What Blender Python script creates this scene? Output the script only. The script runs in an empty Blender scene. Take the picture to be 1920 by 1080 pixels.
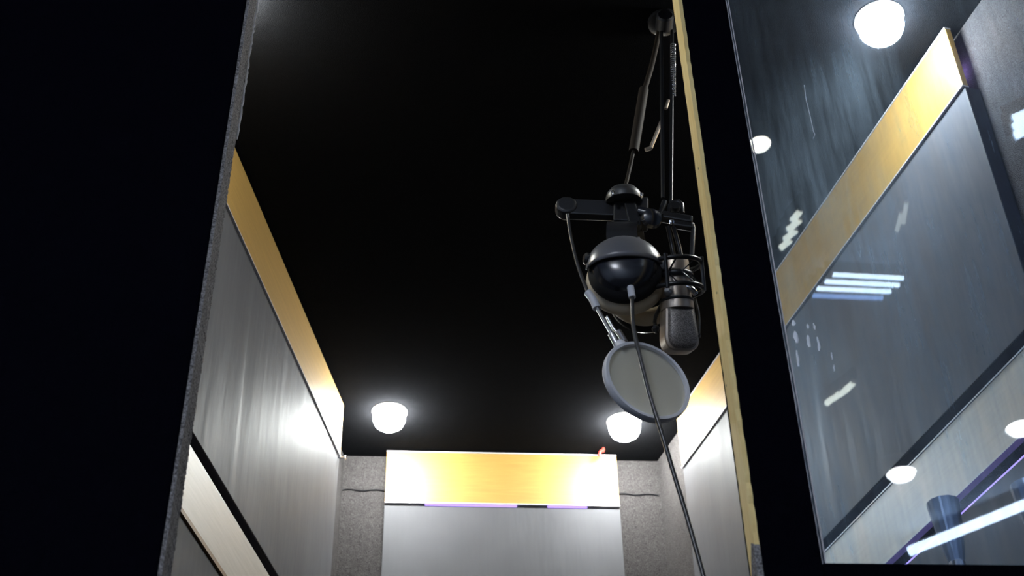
import bpy, bmesh, math, random
from mathutils import Vector, Matrix
random.seed(7)
S = bpy.context.scene
COL = S.collection
EYE = 0.70                      # camera height above the floor; heights below are given over the eye

# ------------------------------------------------------------------ camera model
F = 2600.0
up = Vector((888 - 960, 540 + 2740, F)).normalized()
fwd = Vector((0, 0, 1)) - up * up.z
fwd.normalize()
rgt = fwd.cross(up)
if rgt.x < 0:
    rgt = -rgt
RM = Matrix((rgt, fwd, up))     # camera space -> world

def ray(px, py):
    return RM @ Vector(((px - 960) / F, -(py - 540) / F, 1.0))
def at(px, py, y):              # point of the sight line at distance y into the room
    d = ray(px, py)
    return d * (y / d.y)
def atz(px, py, z):
    d = ray(px, py)
    return d * (z / d.z)

# ------------------------------------------------------------------ materials
def mat(name, col, rough=0.5, spec=0.5, metal=0.0, coat=0.0):
    m = bpy.data.materials.new(name)
    m.use_nodes = True
    b = m.node_tree.nodes['Principled BSDF']
    b.inputs['Base Color'].default_value = (*col, 1)
    b.inputs['Roughness'].default_value = rough
    b.inputs['Specular IOR Level'].default_value = spec
    b.inputs['Metallic'].default_value = metal
    b.inputs['Coat Weight'].default_value = coat
    return m
def N(m, t, **kw):
    n = m.node_tree.nodes.new(t)
    for k, v in kw.items():
        setattr(n, k, v)
    return n
def L(m, a, b):
    m.node_tree.links.new(a, b)
def coords(m, scale=(1, 1, 1), rot=(0, 0, 0)):
    tc = N(m, 'ShaderNodeTexCoord')
    mp = N(m, 'ShaderNodeMapping')
    mp.inputs['Scale'].default_value = scale
    mp.inputs['Rotation'].default_value = rot
    L(m, tc.outputs['Object'], mp.inputs['Vector'])
    return mp.outputs['Vector']
def noise(m, vec, scale, detail=4, rough=0.6):
    n = N(m, 'ShaderNodeTexNoise')
    n.inputs['Scale'].default_value = scale
    n.inputs['Detail'].default_value = detail
    n.inputs['Roughness'].default_value = rough
    L(m, vec, n.inputs['Vector'])
    return n.outputs['Fac']
def ramp(m, fac, stops):
    r = N(m, 'ShaderNodeValToRGB')
    e = r.color_ramp.elements
    while len(e) < len(stops):
        e.new(0.5)
    for i, (p, c) in enumerate(stops):
        e[i].position = p
        e[i].color = (*c, 1) if len(c) == 3 else c
    L(m, fac, r.inputs['Fac'])
    return r.outputs['Color']
def bump(m, h, strength, dist=0.01):
    b = N(m, 'ShaderNodeBump')
    b.inputs['Strength'].default_value = strength
    b.inputs['Distance'].default_value = dist
    L(m, h, b.inputs['Height'])
    L(m, b.outputs['Normal'], m.node_tree.nodes['Principled BSDF'].inputs['Normal'])
def base(m, c):
    L(m, c, m.node_tree.nodes['Principled BSDF'].inputs['Base Color'])

def carpet(name, lo, hi, sc=900):
    m = mat(name, lo, 1.0, 0.0)
    v = coords(m)
    n1 = noise(m, v, sc, 2)
    n2 = noise(m, v, 60, 5, 0.8)
    ms = N(m, 'ShaderNodeMath', operation='MULTIPLY'); L(m, n2, ms.inputs[0]); ms.inputs[1].default_value = 0.22
    mx = N(m, 'ShaderNodeMath', operation='MULTIPLY_ADD')
    L(m, n1, mx.inputs[0]); mx.inputs[1].default_value = 0.78; L(m, ms.outputs[0], mx.inputs[2])
    base(m, ramp(m, mx.outputs[0], [(0.34, lo), (0.66, hi)]))
    bump(m, n1, 0.7, 0.004)
    return m
M = {}
M['carpet'] = carpet('charcoal_wall_carpet', (0.024, 0.0222, 0.0222), (0.118, 0.110, 0.109), 520)
M['ceiling'] = carpet('black_ceiling_carpet', (0.0045, 0.0046, 0.0052), (0.0125, 0.0127, 0.0142), 700)
M['front'] = carpet('black_front_carpet', (0.0012, 0.0012, 0.0030), (0.0045, 0.0045, 0.0085), 600)
M['jamb_carpet'] = carpet('grey_edge_carpet', (0.05, 0.047, 0.047), (0.42, 0.40, 0.40), 420)

def wood(name, a, b, rough=0.34, stretch=(3, 3, 60), spec=0.5, dark=None):
    m = mat(name, a, rough, spec)
    v = coords(m, stretch)
    n = noise(m, v, 3.0, 6, 0.65)
    base(m, ramp(m, n, [(0.3, a), (0.7, b)]))
    bump(m, n, 0.04, 0.002)
    return m
M['board'] = wood('amber_board', (0.40, 0.235, 0.052), (0.50, 0.30, 0.07), 0.5, spec=0.7)
M['board'].node_tree.nodes['Principled BSDF'].inputs['Coat Weight'].default_value = 0.5
M['board'].node_tree.nodes['Principled BSDF'].inputs['Coat Roughness'].default_value = 0.5
M['pale_board'] = wood('pale_board', (0.56, 0.49, 0.39), (0.66, 0.58, 0.48), 0.45, spec=1.0)
M['brown_edge'] = mat('brown_board_edge', (0.30, 0.17, 0.07), 0.5)
M['jamb'] = wood('raw_pine', (0.80, 0.57, 0.22), (0.94, 0.75, 0.36), 0.7, (40, 40, 3), 0.2)
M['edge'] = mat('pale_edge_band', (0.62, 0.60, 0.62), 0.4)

def vinyl():
    m = mat('grey_vinyl', (0.10, 0.104, 0.112), 0.58, 0.13)
    v = coords(m, (2.6, 2.6, 0.5), (0.42, 0, 0))
    n = noise(m, v, 5.0, 3, 0.5)
    v2 = coords(m, (10, 10, 0.9), (0.3, 0, 0))
    n2 = noise(m, v2, 2.0, 3, 0.5)
    ad = N(m, 'ShaderNodeMath', operation='MULTIPLY_ADD')
    ad.inputs[1].default_value = 0.25
    L(m, n2, ad.inputs[0]); L(m, n, ad.inputs[2])
    bump(m, ad.outputs[0], 0.16, 0.03)
    v3 = coords(m, (1, 1, 1))
    base(m, ramp(m, noise(m, v3, 3, 3), [(0.3, (0.105, 0.105, 0.114)), (0.75, (0.140, 0.140, 0.152))]))
    return m
M['vinyl'] = vinyl()
M['vinyl_edge'] = mat('navy_black_panel_edge', (0.012, 0.012, 0.03), 0.7)
M['black'] = mat('black_plastic', (0.012, 0.012, 0.014), 0.38)
M['blackmetal'] = mat('black_enamel', (0.012, 0.012, 0.013), 0.33, 0.4)
M['matte'] = mat('matte_black', (0.012, 0.012, 0.013), 0.75, 0.2)
M['capgrey'] = mat('charcoal_plastic', (0.035, 0.035, 0.037), 0.4)
M['gloss'] = mat('glossy_black', (0.012, 0.013, 0.018), 0.22, 0.6)
M['steel'] = mat('dull_steel', (0.55, 0.55, 0.57), 0.32, 0.5, 0.9)
M['chrome'] = mat('bright_steel', (0.75, 0.75, 0.78), 0.2, 0.5, 1.0)
M['champagne'] = mat('champagne_metal', (0.50, 0.42, 0.34), 0.36, 0.5, 0.75)
M['beige'] = mat('worn_beige_leather', (0.52, 0.43, 0.30), 0.6)
M['greyplastic'] = mat('grey_plastic', (0.62, 0.63, 0.68), 0.4)
M['cable'] = mat('grey_cable_jacket', (0.035, 0.035, 0.038), 0.3, 0.6)
M['red'] = mat('red_insulation', (0.7, 0.03, 0.02), 0.5)
M['white'] = mat('white_enamel', (0.8, 0.8, 0.8), 0.4)
M['brown'] = mat('dark_brown_tube', (0.016, 0.011, 0.007), 0.7, 0.2)
M['oak'] = mat('dark_gunmetal', (0.30, 0.33, 0.40), 0.35, 0.6, 0.5)
M['navy'] = mat('slate_blue_paint', (0.50, 0.57, 0.68), 0.8)
M['floor'] = carpet('dark_floor_carpet', (0.02, 0.02, 0.022), (0.05, 0.05, 0.055), 400)

def mic_mesh():
    m = mat('mic_grille', (0.10, 0.095, 0.09), 0.5, 0.5, 0.4)
    v = coords(m)
    w = N(m, 'ShaderNodeTexVoronoi')
    w.inputs['Scale'].default_value = 900
    L(m, v, w.inputs['Vector'])
    base(m, ramp(m, w.outputs['Distance'], [(0.1, (0.5, 0.45, 0.40)), (0.6, (0.12, 0.108, 0.10))]))
    return m
M['grille'] = mic_mesh()

def emit(name, col, s):
    m = bpy.data.materials.new(name)
    m.use_nodes = True
    nt = m.node_tree
    nt.nodes.remove(nt.nodes['Principled BSDF'])
    e = N(m, 'ShaderNodeEmission')
    e.inputs['Color'].default_value = (*col, 1)
    e.inputs['Strength'].default_value = s
    L(m, e.outputs[0], nt.nodes['Material Output'].inputs['Surface'])
    return m
M['lamp'] = emit('cool_white_lamp', (0.96, 1.0, 0.98), 240)
M['purple'] = emit('violet_led_tape', (0.50, 0.34, 1.0), 1.6)
M['lampdim'] = emit('weaker_white_lamp', (0.96, 1.0, 0.95), 170)
M['violet'] = emit('violet_led_tape_bright', (0.50, 0.34, 1.0), 38.0)
M['tube'] = emit('cold_led_tube', (0.62, 0.80, 1.0), 26)
M['tubes'] = emit('blue_white_tube', (0.62, 0.80, 1.0), 20)
M['tubedim'] = emit('dim_blue_tube', (0.30, 0.50, 1.0), 7)
M['spot'] = emit('white_spot_lens', (1.0, 1.0, 0.98), 30)
M['warm'] = emit('warm_white_bulb', (1.0, 0.97, 0.82), 34)
M['dull'] = emit('soft_greenish_tube', (0.95, 1.0, 0.86), 9)

HAZE = 0.68
def glass():
    m = bpy.data.materials.new('smeared_window_glass')
    m.use_nodes = True
    nt = m.node_tree
    nt.nodes.remove(nt.nodes['Principled BSDF'])
    tr = N(m, 'ShaderNodeBsdfTransparent'); tr.inputs[0].default_value = (0.93, 0.96, 1.0, 1)
    gl = N(m, 'ShaderNodeBsdfGlossy'); gl.inputs['Roughness'].default_value = 0.004
    # Schlick reflectance of each face (a Fresnel node would see total reflection at the far face of an unrefracted pane)
    ge = N(m, 'ShaderNodeNewGeometry')
    dt = N(m, 'ShaderNodeVectorMath', operation='DOT_PRODUCT')
    L(m, ge.outputs['Incoming'], dt.inputs[0]); L(m, ge.outputs['Normal'], dt.inputs[1])
    ab = N(m, 'ShaderNodeMath', operation='ABSOLUTE'); L(m, dt.outputs['Value'], ab.inputs[0])
    iv = N(m, 'ShaderNodeMath', operation='SUBTRACT'); iv.inputs[0].default_value = 1.0; L(m, ab.outputs[0], iv.inputs[1])
    pw = N(m, 'ShaderNodeMath', operation='POWER'); L(m, iv.outputs[0], pw.inputs[0]); pw.inputs[1].default_value = 5.0
    fr = N(m, 'ShaderNodeMath', operation='MULTIPLY_ADD'); L(m, pw.outputs[0], fr.inputs[0]); fr.inputs[1].default_value = 0.96; fr.inputs[2].default_value = 0.045
    mx = N(m, 'ShaderNodeMixShader')
    # smears of wiped cleaner: light-scattering film in vertical strokes
    v = coords(m, (34, 34, 2.6), (0, 0.10, 0))
    n1 = noise(m, v, 2.0, 5, 0.7)
    v2 = coords(m, (1, 1, 1))
    n2 = noise(m, v2, 5.0, 4, 0.6)
    v3 = coords(m, (120, 120, 120))
    n3 = noise(m, v3, 3.0, 2, 0.5)
    a = ramp(m, n1, [(0.35, (0.25,) * 3), (0.75, (1,) * 3)])
    b = ramp(m, n2, [(0.30, (0.35,) * 3), (0.70, (1,) * 3)])
    mu = N(m, 'ShaderNodeMath', operation='MULTIPLY'); L(m, a, mu.inputs[0]); L(m, b, mu.inputs[1])
    mm = N(m, 'ShaderNodeMath', operation='MULTIPLY'); L(m, mu.outputs[0], mm.inputs[0]); mm.inputs[1].default_value = 0.035
    df = N(m, 'ShaderNodeBsdfDiffuse'); df.inputs[0].default_value = (0.72, 0.85, 1.0, 1)
    tl = N(m, 'ShaderNodeBsdfTranslucent'); tl.inputs[0].default_value = (0.72, 0.86, 1.0, 1)
    ds = N(m, 'ShaderNodeMixShader'); ds.inputs[0].default_value = 0.6
    L(m, df.outputs[0], ds.inputs[1]); L(m, tl.outputs[0], ds.inputs[2])
    h1 = N(m, 'ShaderNodeBsdfRefraction'); h1.inputs['IOR'].default_value = 1.001; h1.inputs['Roughness'].default_value = 0.24; h1.inputs[0].default_value = (0.70, 0.85, 1.0, 1)
    h2 = N(m, 'ShaderNodeBsdfRefraction'); h2.inputs['IOR'].default_value = 1.001; h2.inputs['Roughness'].default_value = 0.72; h2.inputs[0].default_value = (0.62, 0.80, 1.0, 1)
    hz = N(m, 'ShaderNodeMixShader'); hz.inputs[0].default_value = 0.66
    L(m, h1.outputs[0], hz.inputs[1]); L(m, h2.outputs[0], hz.inputs[2])
    hf = N(m, 'ShaderNodeMath', operation='MULTIPLY'); L(m, mu.outputs[0], hf.inputs[0]); hf.inputs[1].default_value = HAZE
    hm = N(m, 'ShaderNodeMixShader')
    L(m, hf.outputs[0], hm.inputs[0]); L(m, tr.outputs[0], hm.inputs[1]); L(m, hz.outputs[0], hm.inputs[2])
    fin = N(m, 'ShaderNodeMixShader')
    L(m, mm.outputs[0], fin.inputs[0]); L(m, hm.outputs[0], fin.inputs[1]); L(m, ds.outputs[0], fin.inputs[2])
    L(m, fr.outputs[0], mx.inputs[0]); L(m, fin.outputs[0], mx.inputs[1]); L(m, gl.outputs[0], mx.inputs[2])
    L(m, mx.outputs[0], nt.nodes['Material Output'].inputs['Surface'])
    return m
M['glass'] = glass()
def film(name, col, t):
    m = bpy.data.materials.new(name)
    m.use_nodes = True
    nt = m.node_tree
    nt.nodes.remove(nt.nodes['Principled BSDF'])
    tr = N(m, 'ShaderNodeBsdfTransparent')
    df = N(m, 'ShaderNodeBsdfDiffuse'); df.inputs[0].default_value = (*col, 1)
    tl = N(m, 'ShaderNodeBsdfTranslucent'); tl.inputs[0].default_value = (*col, 1)
    a = N(m, 'ShaderNodeMixShader'); a.inputs[0].default_value = 0.5
    L(m, df.outputs[0], a.inputs[1]); L(m, tl.outputs[0], a.inputs[2])
    b = N(m, 'ShaderNodeMixShader'); b.inputs[0].default_value = t
    L(m, tr.outputs[0], b.inputs[1]); L(m, a.outputs[0], b.inputs[2])
    L(m, b.outputs[0], nt.nodes['Material Output'].inputs['Surface'])
    return m
M['mesh'] = film('stretched_nylon_mesh', (0.70, 0.70, 0.64), 0.5)

# ------------------------------------------------------------------ mesh helpers
def link(name, bm, m, parent=None, bevel=0, smooth=False, origin=None):
    me = bpy.data.meshes.new(name)
    bmesh.ops.recalc_face_normals(bm, faces=bm.faces)
    for v in bm.verts:
        v.co.z += EYE
    if origin is None:
        o3 = sum((v.co for v in bm.verts), Vector()) / max(1, len(bm.verts))
    else:
        o3 = Vector(origin) + Vector((0, 0, EYE))
    for v in bm.verts:
        v.co -= o3
    bm.to_mesh(me); bm.free()
    if smooth:
        for p in me.polygons:
            p.use_smooth = True
        try:
            me.set_sharp_from_angle(angle=math.radians(42))
        except Exception:
            pass
    me.materials.append(m)
    o = bpy.data.objects.new(name, me)
    COL.objects.link(o)
    o.location = o3
    if parent is not None:
        o.parent = parent
        o.matrix_parent_inverse = Matrix.Translation(-parent.location)
    if bevel:
        md = o.modifiers.new('Bevel', 'BEVEL'); md.width = bevel; md.segments = 2; md.limit_method = 'ANGLE'
    return o
def thing(name, label, cat, loc, group=None):
    o = bpy.data.objects.new(name, None)
    COL.objects.link(o)
    o.location = Vector(loc) + Vector((0, 0, EYE))
    o.empty_display_size = 0.03
    return tag(o, label, cat, group)
def tag(o, label, cat, group=None):
    o['label'] = label; o['category'] = cat
    if group:
        o['group'] = group
    return o
def struct(o):
    o['kind'] = 'structure'
    return o

def hexa(bm, pts):              # 8 points: bottom ring, top ring
    vs = [bm.verts.new(p) for p in pts]
    for f in ((0, 1, 2, 3), (4, 5, 6, 7), (0, 1, 5, 4), (1, 2, 6, 5), (2, 3, 7, 6), (3, 0, 4, 7)):
        bm.faces.new([vs[i] for i in f])
def box(bm, x0, x1, y0, y1, z0, z1):
    hexa(bm, [(x0, y0, z0), (x1, y0, z0), (x1, y1, z0), (x0, y1, z0), (x0, y0, z1), (x1, y0, z1), (x1, y1, z1), (x0, y1, z1)])
def slab(bm, p0, p1, z0, z1, off, t):
    """upright slab on the plan line p0-p1, its near face moved `off` out of the line along the normal `n` and `t` thick away from it"""
    a, b = Vector((*p0, 0)), Vector((*p1, 0))
    d = (b - a).normalized()
    n = Vector((-d.y, d.x, 0))
    q = [a + n * off, b + n * off, b + n * (off + t), a + n * (off + t)]
    hexa(bm, [(v.x, v.y, z0) for v in q] + [(v.x, v.y, z1) for v in q])
def frame(axis):
    w = Vector(axis).normalized()
    h = Vector((0, 0, 1)) if abs(w.z) < 0.9 else Vector((1, 0, 0))
    u = h.cross(w).normalized()
    return u, w.cross(u).normalized(), w
def lathe(bm, c, axis, prof, seg=40, sx=1.0, sy=1.0, cap=True):
    """prof: (radius, distance along axis)"""
    u, v, w = frame(axis)
    c = Vector(c)
    rings = []
    for r, h in prof:
        rings.append([bm.verts.new(c + w * h + u * (r * sx * math.cos(2 * math.pi * k / seg)) + v * (r * sy * math.sin(2 * math.pi * k / seg))) for k in range(seg)])
    for a, b in zip(rings, rings[1:]):
        for k in range(seg):
            bm.faces.new((a[k], a[(k + 1) % seg], b[(k + 1) % seg], b[k]))
    if cap:
        bm.faces.new(rings[0]); bm.faces.new(rings[-1])
def ring(bm, c, axis, R, r, seg=56, sub=14, flat=1.0, a0=0, a1=2 * math.pi):
    """torus; flat stretches the section along the axis"""
    u, v, w = frame(axis)
    c = Vector(c)
    full = abs(a1 - a0 - 2 * math.pi) < 1e-6
    n = seg if full else seg + 1
    rows = []
    for i in range(n):
        a = a0 + (a1 - a0) * i / seg
        e = u * math.cos(a) + v * math.sin(a)
        rows.append([bm.verts.new(c + e * (R + r * math.cos(2 * math.pi * j / sub)) + w * (r * flat * math.sin(2 * math.pi * j / sub))) for j in range(sub)])
    for i in range(n if full else n - 1):
        A, B = rows[i], rows[(i + 1) % n]
        for j in range(sub):
            bm.faces.new((A[j], A[(j + 1) % sub], B[(j + 1) % sub], B[j]))
    if not full:
        bm.faces.new(rows[0]); bm.faces.new(rows[-1])
def tube(bm, pts, r, sub=12, smooth=0, r1=None):
    P = [Vector(p) for p in pts]
    for _ in range(smooth):
        Q = [P[0]]
        for a, b in zip(P, P[1:]):
            Q += [a * 0.75 + b * 0.25, a * 0.25 + b * 0.75]
        Q.append(P[-1]); P = Q
    rows = []
    prev = None
    for i, p in enumerate(P):
        t = (P[min(i + 1, len(P) - 1)] - P[max(i - 1, 0)]).normalized()
        if prev is None:
            u = frame(t)[0]
        else:
            u = (prev - t * prev.dot(t)).normalized()
        prev = u
        v = t.cross(u)
        rr = r if r1 is None else r + (r1 - r) * i / (len(P) - 1)
        rows.append([bm.verts.new(p + (u * math.cos(2 * math.pi * j / sub) + v * math.sin(2 * math.pi * j / sub)) * rr) for j in range(sub)])
    for A, B in zip(rows, rows[1:]):
        for j in range(sub):
            bm.faces.new((A[j], A[(j + 1) % sub], B[(j + 1) % sub], B[j]))
    bm.faces.new(rows[0]); bm.faces.new(rows[-1])
def bar(bm, a, b, w, h, side=(0, 1, 0)):
    """rectangular bar from a to b, w along `side`, h across"""
    a, b = Vector(a), Vector(b)
    t = (b - a).normalized()
    s = Vector(side); s = (s - t * s.dot(t)).normalized()
    k = t.cross(s)
    q = []
    for p in (a, b):
        q += [p + s * (x * w / 2) + k * (y * h / 2) for x, y in ((-1, -1), (1, -1), (1, 1), (-1, 1))]
    hexa(bm, q)
def B():
    return bmesh.new()

# ------------------------------------------------------------------ the setting
TURN = 0.07
FC, FS = math.cos(math.atan(TURN)), math.sin(math.atan(TURN))
Y0 = 1.40
def FW(u, d):                   # front wall: u along it, d through it
    return (u * FC - d * FS, Y0 + u * FS + d * FC)
def fbox(bm, u0, u1, d0, d1, z0, z1):
    q = [FW(u0, d0), FW(u1, d0), FW(u1, d1), FW(u0, d1)]
    hexa(bm, [(x, y, z0) for x, y in q] + [(x, y, z1) for x, y in q])

FLOOR, CEIL, TOPZ = -EYE, 1.978, 2.6
LP0, LP1 = (-0.435, 2.95), (-0.55, 2.03)          # plan line of the left panels' face
RP0, RP1 = (0.42, 3.04), (0.8165, 1.735)          # right panels
FP0, FP1 = (-0.345, 3.18), (0.272, 3.228)         # far panels
def along(p, q, y):
    t = (y - p[1]) / (q[1] - p[1])
    return (p[0] + (q[0] - p[0]) * t, y)

b = B(); box(b, -3.2, 3.2, -3.2, 3.6, FLOOR - 0.1, FLOOR); struct(link('floor', b, M['floor']))
b = B(); slab(b, (-0.8, 3.142), (0.8, 3.262), FLOOR, CEIL, 0.042, 0.08)
wall = struct(link('wall_back', b, M['carpet']))
# carpet seams across the far wall, at each side of the board
b = B()
for p, q in (((640, 904), (722, 909)), ((1160, 912), (1236, 916))):
    A, C = atz(*p, 1.872), atz(*q, 1.872)
    yA, yC = 3.1795 + 0.075 * (A.x + 0.8), 3.1795 + 0.075 * (C.x + 0.8)
    pts = [(A.x + (C.x - A.x) * i / 8, yA + (yC - yA) * i / 8 + 0.003, 1.872 + 0.0025 * math.sin(i * 1.3)) for i in range(9)]
    tube(b, pts, 0.0022, 6)
o = link('seam', b, M['black'], wall)
b = B(); slab(b, along(LP0, LP1, 3.3), along(LP0, LP1, 1.40), FLOOR, CEIL, -0.06 - 0.08, 0.08)
struct(link('wall_left', b, M['carpet']))
b = B(); slab(b, along(RP0, RP1, 3.3), along(RP0, RP1, 1.44), FLOOR, CEIL, 0.036, 0.08)
struct(link('wall_right', b, M['carpet']))
b = B(); hexa(b, [(-0.86, 1.40, CEIL), (1.06, 1.50, CEIL), (0.62, 3.4, CEIL), (-0.7, 3.4, CEIL),
                  (-0.86, 1.40, CEIL + 0.06), (1.06, 1.50, CEIL + 0.06), (0.62, 3.4, CEIL + 0.06), (-0.7, 3.4, CEIL + 0.06)])
struct(link('ceiling', b, M['ceiling']))

# front wall: left part, post between doorway and window, sill part, parts over the openings
GX0, GX1, GZ0, GZ1 = 0.345, 1.02, 0.724, 1.90
b = B()
fbox(b, -3.1, -0.394, 0, 0.05, FLOOR, TOPZ)
fbox(b, -0.394, 0.2762, 0, 0.05, 1.94, TOPZ)
fbox(b, 0.2762, GX0, 0, 0.07, FLOOR, TOPZ)
fbox(b, GX0, 3.1, 0, 0.07, FLOOR, GZ0)
fbox(b, GX0, GX1, 0, 0.07, GZ1, TOPZ)
fbox(b, GX1, 3.1, 0, 0.07, GZ0, TOPZ)
struct(link('wall_front', b, M['front'], bevel=0.003))
# window: pane and the ragged bead on its left and lower side
win = bpy.data.objects.new('window_1', None); COL.objects.link(win); struct(win)
x, y = FW(GX0, 0.03); win.location = (x, y, GZ0 + EYE)
b = B(); fbox(b, GX0 + 0.001, GX1 - 0.001, 0.012, 0.015, GZ0 + 0.001, GZ1 - 0.001)
link('window_pane', b, M['glass'], win)
b = B()
pts = []
n = 90
for i in range(n + 1):
    z = GZ0 + (GZ1 - GZ0) * i / n
    x, y = FW(GX0 + 0.0005 + random.uniform(-0.0007, 0.0009), 0.004)
    pts.append((x, y, z))
tube(b, pts, 0.0011, 6)
link('ragged_bead', b, M['edge'], win)
b = B(); fbox(b, GX0, GX0 + 0.010, 0.019, 0.045, GZ0, GZ1)
link('glazing_bead', b, M['vinyl_edge'], win)
b = B(); fbox(b, GX0 + 0.006, GX0 + 0.0075, 0.0105, 0.012, GZ0, GZ1)
link('sealant_line', b, M['edge'], win)
# dried drips of sealant and a long scratch on the pane
M['drip'] = mat('dried_sealant', (0.88, 0.92, 0.98), 0.3)
def on_pane(px, py):
    d = ray(px, py)
    g0 = Vector((*FW(0, 0.0112), 0)); gn_ = Vector((-FS, FC, 0))
    return d * (g0.dot(gn_) / d.dot(gn_))
random.seed(11)
for px, py, hh, ww in ((1487, 606, 10, 5), (1491, 632, 22, 5), (1494, 672, 30, 3.5), (1514, 612, 9, 2.5), (1515, 640, 22, 4), (1526, 612, 12, 2.5), (1533, 645, 26, 3.5), (1559, 668, 14, 2.0), (1563, 690, 12, 2.0)):
    b = B()
    pts = [on_pane(px + hh * 0.13 * k / 4 + random.uniform(-0.8, 0.8), py + hh * (k / 4 - 0.5)) for k in range(5)]
    n_ = len(pts)
    rows = []
    for i, p in enumerate(pts):
        r = 0.00062 * ww * 0.72 * (0.45 + 0.8 * math.sin(math.pi * (i + 0.5) / n_)) * random.uniform(0.7, 1.2)
        rows.append([b.verts.new(p + Vector((r * math.cos(a), -abs(0.5 * r * math.sin(a)), r * 0.3 * math.sin(a)))) for a in [2 * math.pi * j / 8 for j in range(8)]])
    for A_, C_ in zip(rows, rows[1:]):
        for j in range(8):
            b.faces.new((A_[j], A_[(j + 1) % 8], C_[(j + 1) % 8], C_[j]))
    b.faces.new(rows[0]); b.faces.new(rows[-1])
    link('sealant_drip', b, M['drip'], win, smooth=True)
b = B()
tube(b, [on_pane(x_, y_) for x_, y_ in ((1508, 160), (1512, 190), (1514, 196), (1519, 218), (1525, 245), (1528, 252), (1525, 260))], 0.0006, 6)
link('scratch', b, M['drip'], win, smooth=True)
# inner window ledge carrying the metal cups
b = B(); fbox(b, GX0 - 0.04, 0.86, 0.0705, 0.21, 0.68, 0.716)
struct(link('trim_1', b, M['vinyl_edge'], bevel=0.002))
# bare wooden jamb of the doorway, right side, ragged where the carpet is torn off
b = B()
nz = 130
rows = []
ztop, zbot = 1.94, 0.715
for i in range(nz + 1):
    z = zbot + (ztop - zbot) * i / nz
    jn = 0.0018 * math.sin(i * 0.9) + random.uniform(-0.0016, 0.0016)
    jf = random.uniform(-0.0012, 0.0012)
    w = 0.001 if i > 0 else 0.0
    row = [FW(0.2758, 0.000 + abs(jn)), FW(0.2702, 0.001 + abs(jn)), FW(0.2702, 0.038 + jf), FW(0.2758, 0.038)]
    rows.append([b.verts.new((p[0], p[1], z)) for p in row])
for A, C in zip(rows, rows[1:]):
    for k in range(4):
        b.faces.new((A[k], A[(k + 1) % 4], C[(k + 1) % 4], C[k]))
b.faces.new(rows[0]); b.faces.new(rows[-1])
jm = struct(link('trim_2', b, M['jamb']))
b = B()
for z, dd in ((1.35, 0.03), (0.985, 0.045), (1.12, 0.02)):
    x, y = FW(0.2702, dd * 0.7)
    lathe(b, (x - 0.0004, y, z), (1, 0, 0), [(0.0011, 0), (0.0009, 0.001)], 10, 1, 1.7)
link('nail_hole', b, M['black'], jm)
# the carpet still glued to the lower jamb
b = B()
prof = [(0.039, 0.70), (0.039, FLOOR), (0.0, FLOOR), (0.0, 0.745), (0.010, 0.752), (0.02, 0.735), (0.03, 0.712)]
q0 = [b.verts.new((*FW(0.2684, d), z)) for d, z in prof]
q1 = [b.verts.new((*FW(0.2755, d), z)) for d, z in prof]
b.faces.new(q0); b.faces.new(q1)
for k in range(len(prof)):
    b.faces.new((q0[k], q0[(k + 1) % len(prof)], q1[(k + 1) % len(prof)], q1[k]))
struct(link('trim_3', b, M['jamb_carpet']))
# left jamb: fuzzy carpet lining with a torn rim above
b = B(); rows = []
for i in range(560):
    z = 0.3 + (1.94 - 0.3) * i / 559
    e = random.uniform(-0.0008, 0.0008)
    row = [FW(-0.3938, 0.0), FW(-0.3895 + e * 0.5, 0.001), FW(-0.3895 + e, 0.051), FW(-0.3938, 0.051)]
    rows.append([b.verts.new((p[0], p[1], z)) for p in row])
for A, C in zip(rows, rows[1:]):
    for k in range(4):
        b.faces.new((A[k], A[(k + 1) % 4], C[(k + 1) % 4], C[k]))
b.faces.new(rows[0]); b.faces.new(rows[-1])
struct(link('trim_4', b, M['jamb_carpet']))
b = B(); pts = []
for i in range(80):
    z = 1.415 + (1.94 - 1.415) * i / 79
    x, y = FW(-0.3885 + random.uniform(-0.0010, 0.0010), 0.0535)
    pts.append((x, y, z))
tube(b, pts, 0.0019, 6)
struct(link('trim_5', b, M['edge']))

# control room behind the camera
b = B()
box(b, -3.2, -3.1, -3.2, 1.2, FLOOR, TOPZ)
struct(link('wall_west', b, M['navy']))
b = B(); box(b, 3.1, 3.2, -3.2, 1.6, FLOOR, TOPZ); struct(link('wall_east', b, M['navy']))
b = B(); box(b, -3.1, 3.1, -3.2, -3.1, FLOOR, TOPZ); struct(link('wall_rear', b, M['navy']))
b = B(); box(b, -3.2, 3.2, -3.2, 1.65, TOPZ, TOPZ + 0.08); struct(link('ceiling', b, M['navy']))

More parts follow.
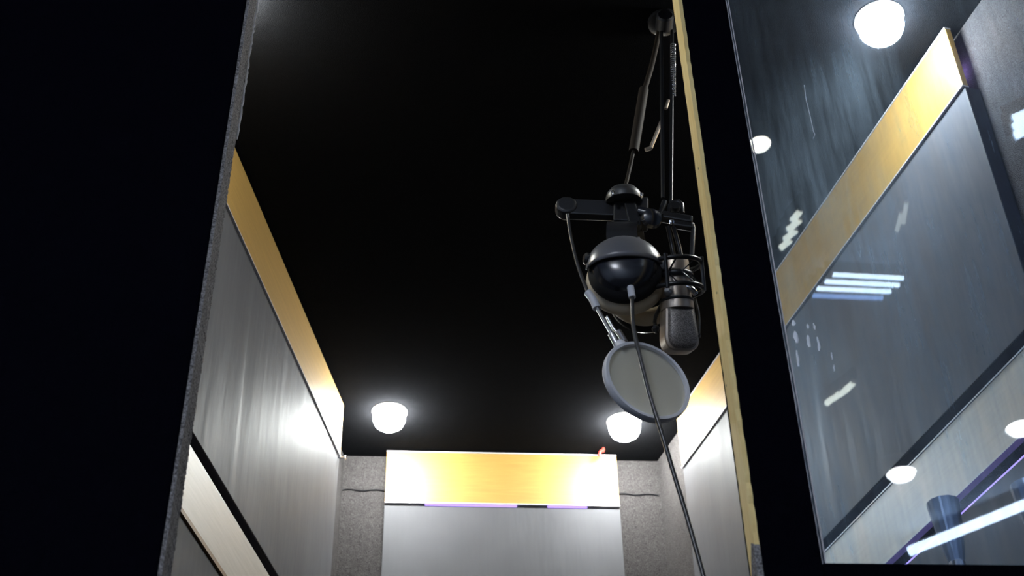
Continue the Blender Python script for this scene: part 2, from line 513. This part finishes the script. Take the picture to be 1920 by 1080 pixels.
# ------------------------------------------------------------------ boards and panels
ZB0, ZB1 = 1.818, 1.970        # upper boards
ZP0 = 1.296                    # lower edge of the upper panels
ZL0, ZL1 = 1.145, 1.266        # lower boards
def board(label, p0, p1, z0, z1, out, led=None, deep=0.035, vio='purple', wd='board', ed='edge', eu='edge', lo=0.016):
    """out=+1: the wall lies on the slab's left-hand normal, -1: on its right"""
    c = ((p0[0] + p1[0]) / 2, (p0[1] + p1[1]) / 2)
    t = thing('wooden_board', label, 'board', (c[0], c[1], z0), 'wooden boards along the booth walls')
    b = B(); slab(b, p0, p1, z0, z1, 0.0 if out > 0 else -0.012, 0.012)
    link('face', b, M[wd], t, bevel=0.0012)
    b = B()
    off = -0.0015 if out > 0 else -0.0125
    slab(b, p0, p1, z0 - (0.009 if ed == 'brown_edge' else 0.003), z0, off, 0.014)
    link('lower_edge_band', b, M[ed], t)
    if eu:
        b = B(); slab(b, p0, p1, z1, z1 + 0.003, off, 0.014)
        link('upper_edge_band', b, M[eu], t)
    D_ = Vector((*p1, 0)) - Vector((*p0, 0))
    q0 = Vector((*p0, 0)) + D_ * 0.06; q1 = Vector((*p0, 0)) + D_ * 0.88
    zm = (z0 + z1) / 2
    b = B(); slab(b, q0[:2], q1[:2], zm - 0.02, zm + 0.02, 0.012 if out > 0 else -deep, deep - 0.012)
    link('batten', b, M['vinyl_edge'], t)
    if led:
        d = (Vector((*p1, 0)) - Vector((*p0, 0)))
        for a0, a1, zz in led:
            q0 = Vector((*p0, 0)) + d * a0; q1 = Vector((*p0, 0)) + d * a1
            b = B()
            slab(b, q0[:2], q1[:2], zz - 0.003, zz + 0.003, lo, 0.003)
            link('violet_led_tape', b, M[vio], t)
    return t
def panel(label, p0, p1, z0, z1, out, t_):
    c = ((p0[0] + p1[0]) / 2, (p0[1] + p1[1]) / 2)
    t = thing('acoustic_panel', label, 'acoustic panel', (c[0], c[1], z0), 'grey acoustic panels on the booth walls')
    b = B(); r_ = 0.003
    slab(b, p0, p1, z0, z1, r_ + 0.003 if out > 0 else -r_ - t_, t_ - 0.003)
    link('core', b, M['vinyl_edge'], t)
    b = B(); slab(b, p0, p1, z0 + 0.001, z1 - 0.001, r_ if out > 0 else -r_ - 0.003, 0.003)
    link('vinyl_facing', b, M['vinyl'], t, bevel=0.001)
    return t
# plan normals: the slab normal is the left of p0->p1
LN0, LN1 = along(LP0, LP1, 2.95), along(LP0, LP1, 1.50)
RN0, RN1 = (0.42, 3.04), RP1
panel('tall grey vinyl panel on the left wall between the amber and lower boards', LN0, LN1, 1.297, ZB0 - 0.004, -1, 0.046)
panel('grey vinyl panel at the bottom of the left wall, under the lower wooden board', LN0, LN1, 0.2, ZL0 - 0.010, -1, 0.046)
panel('grey vinyl panel on the right wall behind the glass, under the amber board', RN0, RN1, ZP0, ZB0 - 0.004, 1, 0.030)
panel('dark grey panel low on the right wall, under the lower board and behind the cups', RN0, RN1, 0.2, ZL0 - 0.032, 1, 0.030)
panel('wide grey vinyl panel on the far booth wall under the lamp-lit board', FP0, FP1, 0.2, ZB0 - 0.009, 1, 0.030)
board('long amber wooden board high on the left booth wall, below the ceiling', LN0, LN1, ZB0, ZB1, -1, eu=None)
board('lower pale wooden board crossing the left booth wall, brown along its bottom edge', LN0, LN1, ZL0, ZL1, -1, wd='pale_board', ed='brown_edge', eu=None)
board('long amber wooden board high on the right wall, seen partly through the window', RN0, RN1, ZB0, ZB1, 1, [(0.90, 0.990, 1.885)], vio='violet')
board('lower pale wooden board on the right wall behind the glass, violet light below it', RN0, RN1, ZL0, ZL1, 1, [(0.55, 0.99, ZL0 - 0.022)], wd='pale_board')
board('short amber wooden board on the far wall between the two ceiling lamps', FP0, FP1, ZB0, ZB1, 1, [(0.17, 0.56, ZB0 - 0.006), (0.69, 0.86, ZB0 - 0.006)], lo=0.0005)

# ------------------------------------------------------------------ ceiling lamps
def downlight(x, y, label, m='lamp'):
    t = thing('ceiling_downlight', label, 'ceiling lamp', (x, y, CEIL), 'round lamps in the booth ceiling')
    b = B(); lathe(b, (x, y, CEIL), (0, 0, -1), [(0.038, 0.0), (0.046, 0.0), (0.046, 0.002), (0.044, 0.004), (0.040, 0.004), (0.038, 0.001)], 48, cap=False)
    link('bezel', b, M['white'], t, smooth=True)
    b = B(); lathe(b, (x, y, CEIL), (0, 0, -1), [(0.0395, 0.001), (0.0415, 0.014), (0.0405, 0.028), (0.0350, 0.040), (0.025, 0.048), (0.009, 0.052)], 40)
    link('diffuser', b, M[m], t, smooth=True)
    return t
downlight(-0.323, 2.999, 'round ceiling lamp glowing at the far left corner of the booth')
downlight(0.286, 3.069, 'round ceiling lamp glowing behind the lower rim of the pop filter')
downlight(0.692, 1.716, 'round ceiling lamp seen through the window glass, near the amber board end')
downlight(-0.50, 1.62, 'round ceiling lamp hidden behind the left edge of the doorway', 'lampdim')

# small things by the far wall
p = at(1129, 848, 3.19)
b = B(); tube(b, [p + Vector((-0.009, 0.0, -0.012)), p + Vector((-0.004, -0.004, 0.004)), p + Vector((0.003, -0.003, 0.0)), p + Vector((0.004, 0, 0.012))], 0.004, 8, 2)
tag(link('wire_end', b, M['red'], smooth=True), 'small red wire end poking up above the far wooden board', 'wire')
p = atz(639, 856, 1.812)
b = B(); q = Vector((*along(LP0, LP1, 2.945), 1.810))
tube(b, [q + Vector((-0.018, 0, 0)), q + Vector((0.012, 0.0, 0.0)), q + Vector((0.013, 0.0, 0.001))], 0.0022, 8)
lathe(b, q + Vector((0.012, 0, 0)), (1, 0, 0), [(0.0045, 0), (0.0055, 0.002), (0.003, 0.004)], 12)
tag(link('panel_pin', b, M['chrome'], smooth=True), 'small shiny pin at the far upper corner of the left grey panel', 'pin')

# ------------------------------------------------------------------ microphone, arm, headphones, pop filter
YA = 1.62
def A(px, py, dy=0.0):
    return at(px, py, YA + dy)

arm = thing('boom_arm', 'black folding boom arm hanging from the booth ceiling beside the wooden jamb', 'microphone arm', A(1245, 40, 0.06))
b = B()
top = A(1246, 40, 0.06)
tube(b, [(top.x + 0.004, top.y + 0.03, CEIL), top + Vector((0.003, 0.0, 0.0))], 0.013, 16, r1=0.011)
lathe(b, (top.x + 0.004, top.y + 0.03, CEIL), (0, 0, -1), [(0.03, 0), (0.03, 0.008), (0.018, 0.014)], 24)
link('ceiling_mount', b, M['blackmetal'], arm, smooth=True)
b = B()
lathe(b, top - Vector((0.0, 0.016, 0)), (0, 1, 0), [(0.013, 0), (0.016, 0.003), (0.016, 0.029), (0.013, 0.032)], 24)
link('elbow_joint', b, M['black'], arm, smooth=True)
for x0, x1, y0, y1 in ((1240, 1243, 60, 372), (1260, 1258, 58, 380)):
    b = B(); tube(b, [A(x0, y0, 0.05), A(x1, y1, 0.03)], 0.0033, 10)
    link('rod', b, M['blackmetal'], arm, smooth=True)
# chrome spring on the right rod
b = B()
s0, s1 = A(1262, 82, 0.044), A(1262, 180, 0.044)
pts = []
for i in range(24 * 10 + 1):
    t = i / 240
    c = s0.lerp(s1, t)
    a = 2 * math.pi * 24 * t
    pts.append(c + Vector((0.0042 * math.cos(a), 0.0042 * math.sin(a), 0)))
tube(b, pts, 0.0008, 5)
link('spring', b, M['steel'], arm, smooth=True)
# second, darker limb running to the headphone hook
b = B(); tube(b, [A(1243, 20, 0.10), A(1226, 110, 0.10), A(1208, 170, 0.08)], 0.0048, 10, 1)
tube(b, [A(1207, 168, 0.075), A(1188, 285, 0.05)], 0.0085, 12)
link('limb', b, M['brown'], arm, smooth=True)
b = B(); tube(b, [A(1188, 282, 0.05), A(1180, 320, 0.045), A(1172, 352, 0.03)], 0.0032, 10, 1)
link('limb_wire', b, M['brown'], arm, smooth=True)
b = B()
tube(b, [A(1253, 188, 0.08), A(1248, 204, 0.08)], 0.0030, 8)
tube(b, [A(1240, 228, 0.08), A(1220, 278, 0.08)], 0.0034, 8)
tube(b, [A(1220, 278, 0.08), A(1210, 281, 0.08)], 0.0036, 8)
link('brace', b, M['champagne'], arm, smooth=True)
# cross bar carrying mic and pop filter
b = B()
bar(b, A(1062, 392), A(1160, 396), 0.016, 0.031)
lathe(b, A(1062, 391) - Vector((0, 0.011, 0)), (0, 1, 0), [(0.014, 0), (0.0175, 0.003), (0.0175, 0.019), (0.014, 0.022)], 28)
bar(b, A(1150, 400), A(1215, 402), 0.026, 0.05)
link('cross_bar', b, M['black'], arm, bevel=0.003)
b = B(); bar(b, A(1180, 384, -0.012), A(1192, 428, -0.012), 0.014, 0.018)
link('bracket', b, M['blackmetal'], arm, bevel=0.002)
b = B()
tube(b, [A(1198, 398, -0.01), A(1216, 402, -0.012), A(1238, 412, -0.012)], 0.010, 16, 1)
lathe(b, A(1220, 413, -0.02), (0.2, -1, -0.3), [(0.013, 0), (0.016, 0.004), (0.014, 0.012), (0.006, 0.016)], 24)
link('swivel_knob', b, M['gloss'], arm, smooth=True)
b = B()
bar(b, A(1230, 404), A(1298, 416), 0.016, 0.014)
bar(b, A(1262, 420), A(1300, 426), 0.012, 0.012)
link('clamp_bar', b, M['blackmetal'], arm, bevel=0.003)
b = B()
tube(b, [A(1238, 402, -0.004), A(1246, 378, -0.004)], 0.0045, 10)
tube(b, [A(1255, 400), A(1257, 380), A(1278, 378), A(1279, 400)], 0.004, 10, 1)
lathe(b, A(1266, 392, -0.004), (0, -1, 0), [(0.007, 0), (0.008, 0.003), (0.007, 0.009)], 16)
link('clamp_screw', b, M['blackmetal'], arm, smooth=True)
for px, py in ((1149, 364), (1204, 366)):
    pass
b = B(); c = A(1259, 417, -0.012)
lathe(b, c, (0, -1, -0.3), [(0.004, 0), (0.004, 0.003), (0.002, 0.004)], 12)
link('bolt', b, M['chrome'], arm, smooth=True)
b = B()
tube(b, [A(1297, 420), A(1300, 428), A(1297, 482)], 0.0038, 10)
link('hanging_rod', b, M['black'], arm, smooth=True)

# headphones hang with the outer cup towards the door
HC = at(1172, 507, 1.575)
hp = thing('headphones', 'black headphones with worn beige ear pads hanging from the boom arm', 'headphones', HC + Vector((0, 0.05, 0.13)))
ax = Vector((0.10, 1, 0.02)).normalized()
def cup(c, sgn, nm):
    """sgn -1: shell faces the door"""
    n = ax * sgn
    b = B(); lathe(b, c, n, [(0.052, -0.012), (0.0545, -0.006), (0.0545, 0.002), (0.051, 0.008), (0.047, 0.012)], 48)
    link('cup_rim', b, M['matte'], hp, smooth=True)
    b = B(); lathe(b, c, n, [(0.048, 0.009), (0.0465, 0.015), (0.042, 0.022), (0.034, 0.0275), (0.022, 0.0315), (0.007, 0.033)], 48)
    link('cup_shell', b, M['gloss'], hp, smooth=True)
    b = B(); ring(b, c - n * 0.026, n, 0.047, 0.0125, 48, 14, 1.15)
    link('ear_pad', b, M['beige'], hp, smooth=True)
cup(HC, -1, 'front')
cup(HC + ax * 0.096 + Vector((0.028, 0, 0.012)), 1, 'rear')
# brow-like yoke over the upper half of the near shell
b = B()
u, v, w = frame(-ax)
nu, nv = 30, 10
rows = []
for i in range(nu + 1):
    a = math.pi * (0.02 + 0.96 * i / nu)        # pivot to pivot
    row = []
    for j in range(nv + 1):
        f = math.radians(-4 + 96 * j / nv)
        p = HC + Vector((0.0545 * math.cos(a), 0, 0)) + Vector((0, -1, 0)) * (0.037 * math.sin(a) * math.cos(f)) + Vector((0, 0, 1)) * (0.0545 * math.sin(a) * math.sin(f))
        row.append(b.verts.new(p))
    rows.append(row)
for R0, R1 in zip(rows, rows[1:]):
    for j in range(nv):
        b.faces.new((R0[j], R0[j + 1], R1[j + 1], R1[j]))
o = link('yoke', b, mat('brushed_grey_plastic', (0.11, 0.11, 0.12), 0.30, 0.7), hp, smooth=True)
md = o.modifiers.new('Solid', 'SOLIDIFY'); md.thickness = 0.003; md.offset = 1
# headband
b = B()
c0 = HC + Vector((0, 0.004, 0.05)); c1 = HC + ax * 0.092 + Vector((0.016, 0, 0.062))
mid = (c0 + c1) / 2
pts = []
for i in range(25):
    a = math.pi * i / 24
    q = mid - (c1 - c0) / 2 * math.cos(a) + Vector((0, 0, 0.066 * math.sin(a) ** 0.7))
    pts.append(q)
for q0, q1 in zip(pts, pts[1:]):
    bar(b, q0, q1 + (q1 - q0) * 0.05, 0.046, 0.006, (1, 0, 0))
link('headband', b, M['black'], hp, smooth=False)
b = B()
tube(b, [A(1160, 462, -0.03), A(1176, 456, -0.03), A(1199, 446, -0.03)], 0.0028, 8)
link('wire_bow', b, M['steel'], hp, smooth=True)
for s in (-1, 1):
    b = B(); c = HC + Vector((0.053 * s, -0.006, 0.018 if s < 0 else 0.004))
    lathe(b, c, (s, -0.3, 0), [(0.009, -0.002), (0.009, 0.004), (0.006, 0.007)], 20)
    link('pivot', b, M['steel'] if s > 0 else M['black'], hp, smooth=True)
# cable from the cup to below the frame
b = B(); q = HC + Vector((0.004, -0.016, -0.048))
tube(b, [q + Vector((0, 0, 0.004)), q + Vector((0.001, -0.001, -0.016))], 0.0052, 12)
link('strain_relief', b, M['greyplastic'], hp, smooth=True)
b = B()
cb = [q + Vector((0.001, 0, -0.012)), at(1186, 612, 1.555), at(1200, 668, 1.555), at(1219, 745, 1.555), at(1241, 812, 1.555), at(1262, 884, 1.56), at(1283, 952, 1.56), at(1303, 1022, 1.56), at(1322, 1090, 1.56), at(1345, 1200, 1.56)]
tube(b, cb, 0.0031, 10, 2)
link('cable', b, M['cable'], hp, smooth=True)

# domed cap over the headband, top of the hook
hk = B()
lathe(hk, A(1170, 378, -0.01), (0, -0.25, 1), [(0.028, 0.0), (0.0285, 0.006), (0.026, 0.014), (0.020, 0.021), (0.011, 0.025), (0.004, 0.026)], 32)
link('hook_cap', hk, M['capgrey'], arm, smooth=True)
for px, py in ((1149, 364), (1203, 367)):
    b = B(); c = A(px, py, -0.036)
    lathe(b, c, (0, -1, 0.1), [(0.0035, 0), (0.0035, 0.004), (0.0015, 0.005)], 10, 0.7, 1.4)
    link('rivet', b, M['chrome'], arm, smooth=True)

# microphone (hangs upside down) and its cradle
MT, MB = at(1268, 553, 1.60), at(1276, 655, 1.63)
axm = (MB - MT).normalized()
mic = thing('microphone', 'upside-down studio condenser microphone with dark oval grille and champagne body', 'microphone', MT - axm * 0.06)
fr_ = Vector((0.22, -1, -0.15)); fr_ = (fr_ - axm * fr_.dot(axm)).normalized()
sd_ = axm.cross(fr_).normalized()
if sd_.x < 0:
    sd_ = -sd_
def stadium(w, h0, h1, n=12):
    """outline in (side, along): flat top at h0, rounded bottom to h1"""
    pts = []
    r = w
    pts.append((-w * 0.86, h0)); 
    for i in range(2 * n + 1):
        a = math.pi * i / (2 * n)
        ca, sa = math.cos(a), math.sin(a)
        pts.append((-w * (abs(ca) ** 0.55) * (1 if ca > 0 else -1), h1 - (w * 0.85) + (w * 0.85) * sa ** 0.8))
    pts.append((w * 0.86, h0))
    return pts
def prism(bm, out, d0, d1, org, inset=0):
    A_ = [bm.verts.new(org + sd_ * x + axm * y + fr_ * d0) for x, y in out]
    C_ = [bm.verts.new(org + sd_ * x + axm * y + fr_ * d1) for x, y in out]
    bm.faces.new(A_); bm.faces.new(C_)
    k = len(out)
    for i in range(k):
        bm.faces.new((A_[i], A_[(i + 1) % k], C_[(i + 1) % k], C_[i]))
HL = (MB - MT).length
b = B(); prism(b, stadium(0.0262, 0.022, HL + 0.005), -0.017, 0.013, MT)
link('head_frame', b, M['champagne'], mic, bevel=0.004)
for sg, nm in ((1, 'front'), (-1, 'rear')):
    b = B()
    out = stadium(0.0222, 0.024, HL + 0.002)
    cx, cy = 0, 0.026 + (HL - 0.026) / 2
    loops = []
    for k, (s, d) in enumerate(((1.0, 0.012), (0.97, 0.0165), (0.85, 0.0195), (0.55, 0.022), (0.2, 0.023))):
        loops.append([b.verts.new(MT + sd_ * (x * s) + axm * (cy + (y - cy) * s) + fr_ * (d * sg if sg > 0 else -d - 0.002)) for x, y in out])
    for P0, P1 in zip(loops, loops[1:]):
        k = len(P0)
        for i in range(k):
            b.faces.new((P0[i], P0[(i + 1) % k], P1[(i + 1) % k], P1[i]))
    b.faces.new(loops[0]); b.faces.new(loops[-1])
    link('grille', b, M['grille'], mic, smooth=True)
b = B(); lathe(b, MT, axm, [(0.0205, -0.055), (0.022, -0.05), (0.022, 0.004), (0.0245, 0.014), (0.0245, 0.024)], 36)
link('body', b, M['champagne'], mic, smooth=True)
b = B(); ring(b, MT + axm * 0.010, axm, 0.0235, 0.0022, 40, 10)
link('collar', b, M['blackmetal'], mic, smooth=True)

sm = thing('shock_mount', 'black cradle of rings and elastic cords holding the microphone', 'shock mount', MT - axm * 0.05)
for h, R_ in ((-0.006, 0.040), (-0.046, 0.040)):
    b = B(); ring(b, MT + axm * h, axm, R_, 0.0036, 48, 10)
    link('outer_ring', b, M['blackmetal'], sm, smooth=True)
b = B(); ring(b, MT - axm * 0.028, axm, 0.0245, 0.003, 40, 10, 1.5)
link('inner_ring', b, M['black'], sm, smooth=True)
uu, vv, ww = frame(axm)
for k in range(8):
    a = 2 * math.pi * k / 8
    e0 = uu * math.cos(a) + vv * math.sin(a)
    e1 = uu * math.cos(a + 0.5) + vv * math.sin(a + 0.5)
    b = B(); tube(b, [MT - axm * 0.006 + e0 * 0.040, MT - axm * 0.028 + e1 * 0.026, MT - axm * 0.046 + e0 * 0.040], 0.0014, 6)
    link('elastic_cord', b, M['black'], sm, smooth=True)
for k in range(4):
    a = 2 * math.pi * k / 4 + 0.4
    e0 = uu * math.cos(a) + vv * math.sin(a)
    b = B(); tube(b, [MT + axm * 0.000 + e0 * 0.042, MT - axm * 0.052 + e0 * 0.042], 0.003, 8)
    link('post', b, M['blackmetal'], sm, smooth=True)
b = B()
tube(b, [A(1252, 424), A(1262, 470, 0.02), A(1266, 505, 0.01)], 0.0034, 10, 1)
tube(b, [A(1262, 424), A(1276, 470, 0.02), A(1280, 508, 0.01)], 0.0034, 10, 1)
link('hanger', b, M['blackmetal'], sm, smooth=True)
b = B(); c = A(1298, 548, -0.03)
tube(b, [A(1282, 536, -0.035), A(1296, 541, -0.035), A(1306, 552, -0.03)], 0.0045, 10, 1)
link('chrome_clip', b, M['chrome'], sm, smooth=True)
b = B(); lathe(b, A(1241, 508, -0.01), (0, -1, -0.2), [(0.009, 0), (0.010, 0.006), (0.006, 0.012)], 20, 1, 2.0)
link('thumb_screw', b, M['champagne'], sm, smooth=True)
b = B(); lathe(b, A(1256, 552, -0.03), (-0.5, -1, 0), [(0.006, 0), (0.007, 0.006), (0.004, 0.012)], 16)
link('side_knob', b, M['steel'], sm, smooth=True)
b = B(); lathe(b, A(1232, 620, -0.01), (-0.5, -1, 0), [(0.005, 0), (0.006, 0.006), (0.003, 0.01)], 16)
tube(b, [A(1232, 620, -0.004), A(1226, 600, 0.0), A(1238, 575, 0.01)], 0.003, 8, 1)
link('cord_hook', b, M['blackmetal'], sm, smooth=True)
b = B(); tube(b, [A(1303, 560, 0.0), A(1311, 590, 0.0), A(1310, 628, 0.0)], 0.0022, 8, 1)
lathe(b, A(1310, 630), (0, -1, 0), [(0.003, -0.003), (0.003, 0.003)], 10)
link('cord_end', b, M['blackmetal'], sm, smooth=True)

# pop filter
PC = at(1212, 716, 1.585)
vdir = PC.normalized()
xr = RM @ Vector((1, 0, 0)); yu = RM @ Vector((0, 1, 0))
tl_ = math.radians(46)
pn = (-vdir * math.cos(tl_) + (xr * 0.62 + yu * 0.78) * math.sin(tl_)).normalized()
pf = thing('pop_filter', 'round grey mesh pop filter on a thin gooseneck below the headphones', 'pop filter', PC)
b = B(); lathe(b, PC, pn, [(0.0600, -0.006), (0.0645, -0.006), (0.0655, -0.003), (0.0655, 0.003), (0.0645, 0.006), (0.0600, 0.006), (0.0595, 0.0), (0.0600, -0.006)], 64, cap=False)
link('hoop', b, M['greyplastic'], pf, smooth=True)
b = B(); lathe(b, PC, pn, [(0.0598, -0.0006), (0.0598, 0.0006)], 64)
link('mesh_screen', b, M['mesh'], pf)
b = B(); tube(b, [A(1064, 402, -0.012), A(1069, 440, -0.012), A(1083, 500, -0.015), A(1104, 552, -0.02)], 0.0027, 10, 2)
link('gooseneck', b, M['cable'], pf, smooth=True)
b = B(); tube(b, [A(1102, 548, -0.02), A(1112, 560, -0.02), A(1119, 578, -0.02)], 0.0062, 12, 1)
link('sleeve', b, M['greyplastic'], pf, smooth=True)
b = B(); tube(b, [A(1116, 570, -0.02), A(1132, 600, -0.025), A(1148, 628, -0.03)], 0.0028, 10)
tube(b, [A(1138, 594, -0.02), A(1150, 616, -0.02), A(1158, 625, -0.02)], 0.0024, 10)
link('stem', b, M['steel'], pf, smooth=True)
hb = PC + (at(1172, 655, 1.585) - PC)
b = B(); tube(b, [A(1146, 626, -0.03), A(1158, 648, -0.03)], 0.0052, 12)
tube(b, [A(1160, 622, -0.02), A(1172, 642, -0.025)], 0.0046, 12)
link('clip', b, M['steel'], pf, bevel=0, smooth=True)
b = B(); tube(b, [A(1160, 646, -0.03), hb], 0.0085, 14, r1=0.010)
link('hoop_socket', b, M['greyplastic'], pf, smooth=True)

# ------------------------------------------------------------------ flared metal cups on the window ledge
def cupstand(x, y, label):
    t = thing('metal_goblet', label, 'goblet', (x, y, 0.716), 'flared metal goblets on the window ledge')
    seg = 48
    def rib(bm, prof, amp):
        rows = []
        for r, h in prof:
            row = []
            for k in range(seg):
                a = 2 * math.pi * k / seg
                rr = r * (1 + amp * (1 if k % 4 < 2 else -1))
                row.append(bm.verts.new((x + rr * math.cos(a), y + rr * math.sin(a), 0.716 + h)))
            rows.append(row)
        for R0, R1 in zip(rows, rows[1:]):
            for k in range(seg):
                bm.faces.new((R0[k], R0[(k + 1) % seg], R1[(k + 1) % seg], R1[k]))
        bm.faces.new(rows[0]); bm.faces.new(rows[-1])
    b = B(); rib(b, [(0.0095, 0.062), (0.012, 0.075), (0.0155, 0.098), (0.0180, 0.122), (0.0195, 0.138), (0.0200, 0.145), (0.0185, 0.145), (0.0165, 0.13), (0.009, 0.085)], 0.012)
    link('bowl', b, M['oak'], t)
    b = B(); rib(b, [(0.026, 0.0), (0.026, 0.003), (0.019, 0.014), (0.0135, 0.034), (0.0105, 0.052), (0.0095, 0.063)], 0.012)
    link('foot', b, M['chrome'], t)
    return t
cupstand(0.535, 1.54, 'flared dark metal goblet standing behind the lower window edge, nearer the wooden jamb')
cupstand(0.629, 1.500, 'flared dark metal goblet at the right edge of the photo, behind the glass')

# ------------------------------------------------------------------ control-room lamps, mirrored in the window
gn = Vector((-FS, FC, 0)); gp = Vector((*FW(0, 0.012), 0))
def mirror(p):
    return p - gn * (2 * (p - gp).dot(gn))
def refl(px, py, z):
    return mirror(atz(px, py, z))
def fixture(label, segs, z, r, mats, body=True):
    pts = [(refl(*a, z), refl(*c, z)) for a, c in segs]
    cen = sum((p + q for p, q in pts), Vector()) / (2 * len(pts))
    t = thing('tube_lamp', label, 'lamp', cen + Vector((0, 0, 0.02)), 'control room tube lamps')
    for i, (p, q) in enumerate(pts):
        b = B(); tube(b, [p, q], r, 12)
        link('tube', b, mats[i], t, smooth=True)
        b = B()
        d = (q - p).normalized()
        bar(b, p - d * 0.02 + Vector((0, 0, r + 0.022)), q + d * 0.02 + Vector((0, 0, r + 0.022)), 0.04, 1.2 * r, (0, 0, 1))
        link('housing', b, M['black'], t)
        for e in (p, q):
            b = B(); tube(b, [e - (cen - e).normalized() * 0.0, e + Vector((0, 0, r + 0.004))], r * 0.7, 8)
            link('socket', b, M['white'], t)
    return t
ZF = TOPZ - 0.07
fixture('four short parallel white tubes on the control room ceiling, mirrored in mid window', [((1562, 514), (1694, 521)), ((1547, 527), (1686, 534)), ((1532, 540), (1670, 546)), ((1524, 553), (1655, 558))], ZF, 0.0068, [M['tubes']] * 3 + [M['tubedim']])
fixture('long cold tube on the control room ceiling, mirrored at the lower window corner', [((1706, 1033), (1960, 930))], ZF, 0.019, [M['tube']])
fixture('three slanted short tubes mirrored at the right edge of the window', [((1900, 222), (1960, 196)), ((1900, 238), (1960, 212)), ((1903, 254), (1960, 228))], ZF, 0.011, [M['tubes']] * 3)
fixture('soft short tubes mirrored on the amber board near the jamb', [((1486, 412), (1500, 396)), ((1478, 430), (1500, 412)), ((1472, 448), (1492, 432)), ((1464, 464), (1482, 450))], ZF, 0.009, [M['dull']] * 4)
fixture('pair of faint short tubes mirrored high on the grey panel', [((1682, 432), (1690, 400)), ((1694, 418), (1700, 380))], ZF, 0.006, [emit('faint_tube', (0.95, 1.0, 0.92), 3.0)] * 2)
fixture('row of soft short tubes mirrored low on the grey panel', [((1550, 756), (1564, 744)), ((1562, 748), (1576, 736)), ((1574, 740), (1590, 728)), ((1586, 730), (1600, 718))], ZF, 0.010, [M['dull']] * 4)
def spot(label, px, py, r, m, z, aim=None, sx=1.0):
    p = refl(px, py, z)
    t = thing('ceiling_spotlight', label, 'lamp', (p.x, p.y, TOPZ), 'control room spotlights')
    d = Vector(aim) if aim else Vector((0, 0, -1))
    b = B(); lathe(b, p, d, [(r * 1.15, -0.05), (r * 1.15, 0.0), (r * 1.02, 0.004), (r, 0.0)], 32)
    link('can', b, M['white'], t, smooth=True)
    b = B(); lathe(b, p, d, [(r, 0.001), (r * 0.8, r * 0.35), (r * 0.3, r * 0.5)], 32)
    link('lens', b, m, t, smooth=True)
    b = B(); tube(b, [p - d * 0.04, (p.x, p.y, TOPZ)], 0.012, 10)
    link('stem', b, M['white'], t)
    return t
spot('round spotlight on the control room ceiling, mirrored on the lower board', 1690, 886, 0.052, M['spot'], ZF)
spot('round spotlight on the control room ceiling, mirrored at the right window edge', 1914, 800, 0.050, M['spot'], ZF)
spot('warm bulb lamp on the control room ceiling, mirrored beside the window post', 1424, 268, 0.030, M['warm'], ZF)

# added fill panel, unseen behind the camera, brightens jamb, microphone and window veil
t = thing('fill_panel', 'added square fill light on the control room ceiling, unseen behind the camera', 'lamp', (-1.2, -1.9, TOPZ))
b = B(); box(b, -1.5, -0.9, -2.2, -1.6, TOPZ - 0.03, TOPZ - 0.001); link('frame', b, M['white'], t)
b = B(); box(b, -1.47, -0.93, -2.17, -1.63, TOPZ - 0.036, TOPZ - 0.030); link('diffuser', b, emit('fill_panel_light', (0.84, 0.90, 1.0), 100.0), t)

# ------------------------------------------------------------------ world, camera, view
w = bpy.data.worlds.new('World'); S.world = w
w.use_nodes = True
w.node_tree.nodes['Background'].inputs[0].default_value = (0.02, 0.025, 0.035, 1)
w.node_tree.nodes['Background'].inputs[1].default_value = 0.05
cam = bpy.data.cameras.new('camera')
co = bpy.data.objects.new('camera', cam); COL.objects.link(co)
cam.sensor_width = 36.0
cam.lens = F / 1920 * 36.0
cam.clip_start = 0.02
ex, ey, ez = RM @ Vector((1, 0, 0)), RM @ Vector((0, 1, 0)), RM @ Vector((0, 0, -1))
m4 = Matrix((ex, ey, ez)).transposed().to_4x4()
m4.translation = Vector((0, 0, EYE))
co.matrix_world = m4
cam.dof.use_dof = True
cam.dof.focus_distance = 2.3
cam.dof.aperture_fstop = 8.0
S.camera = co
S.view_settings.view_transform = 'Standard'
S.view_settings.look = 'None'
S.view_settings.gamma = 1
S.view_settings.use_curve_mapping = False
S.view_settings.exposure = 0.0
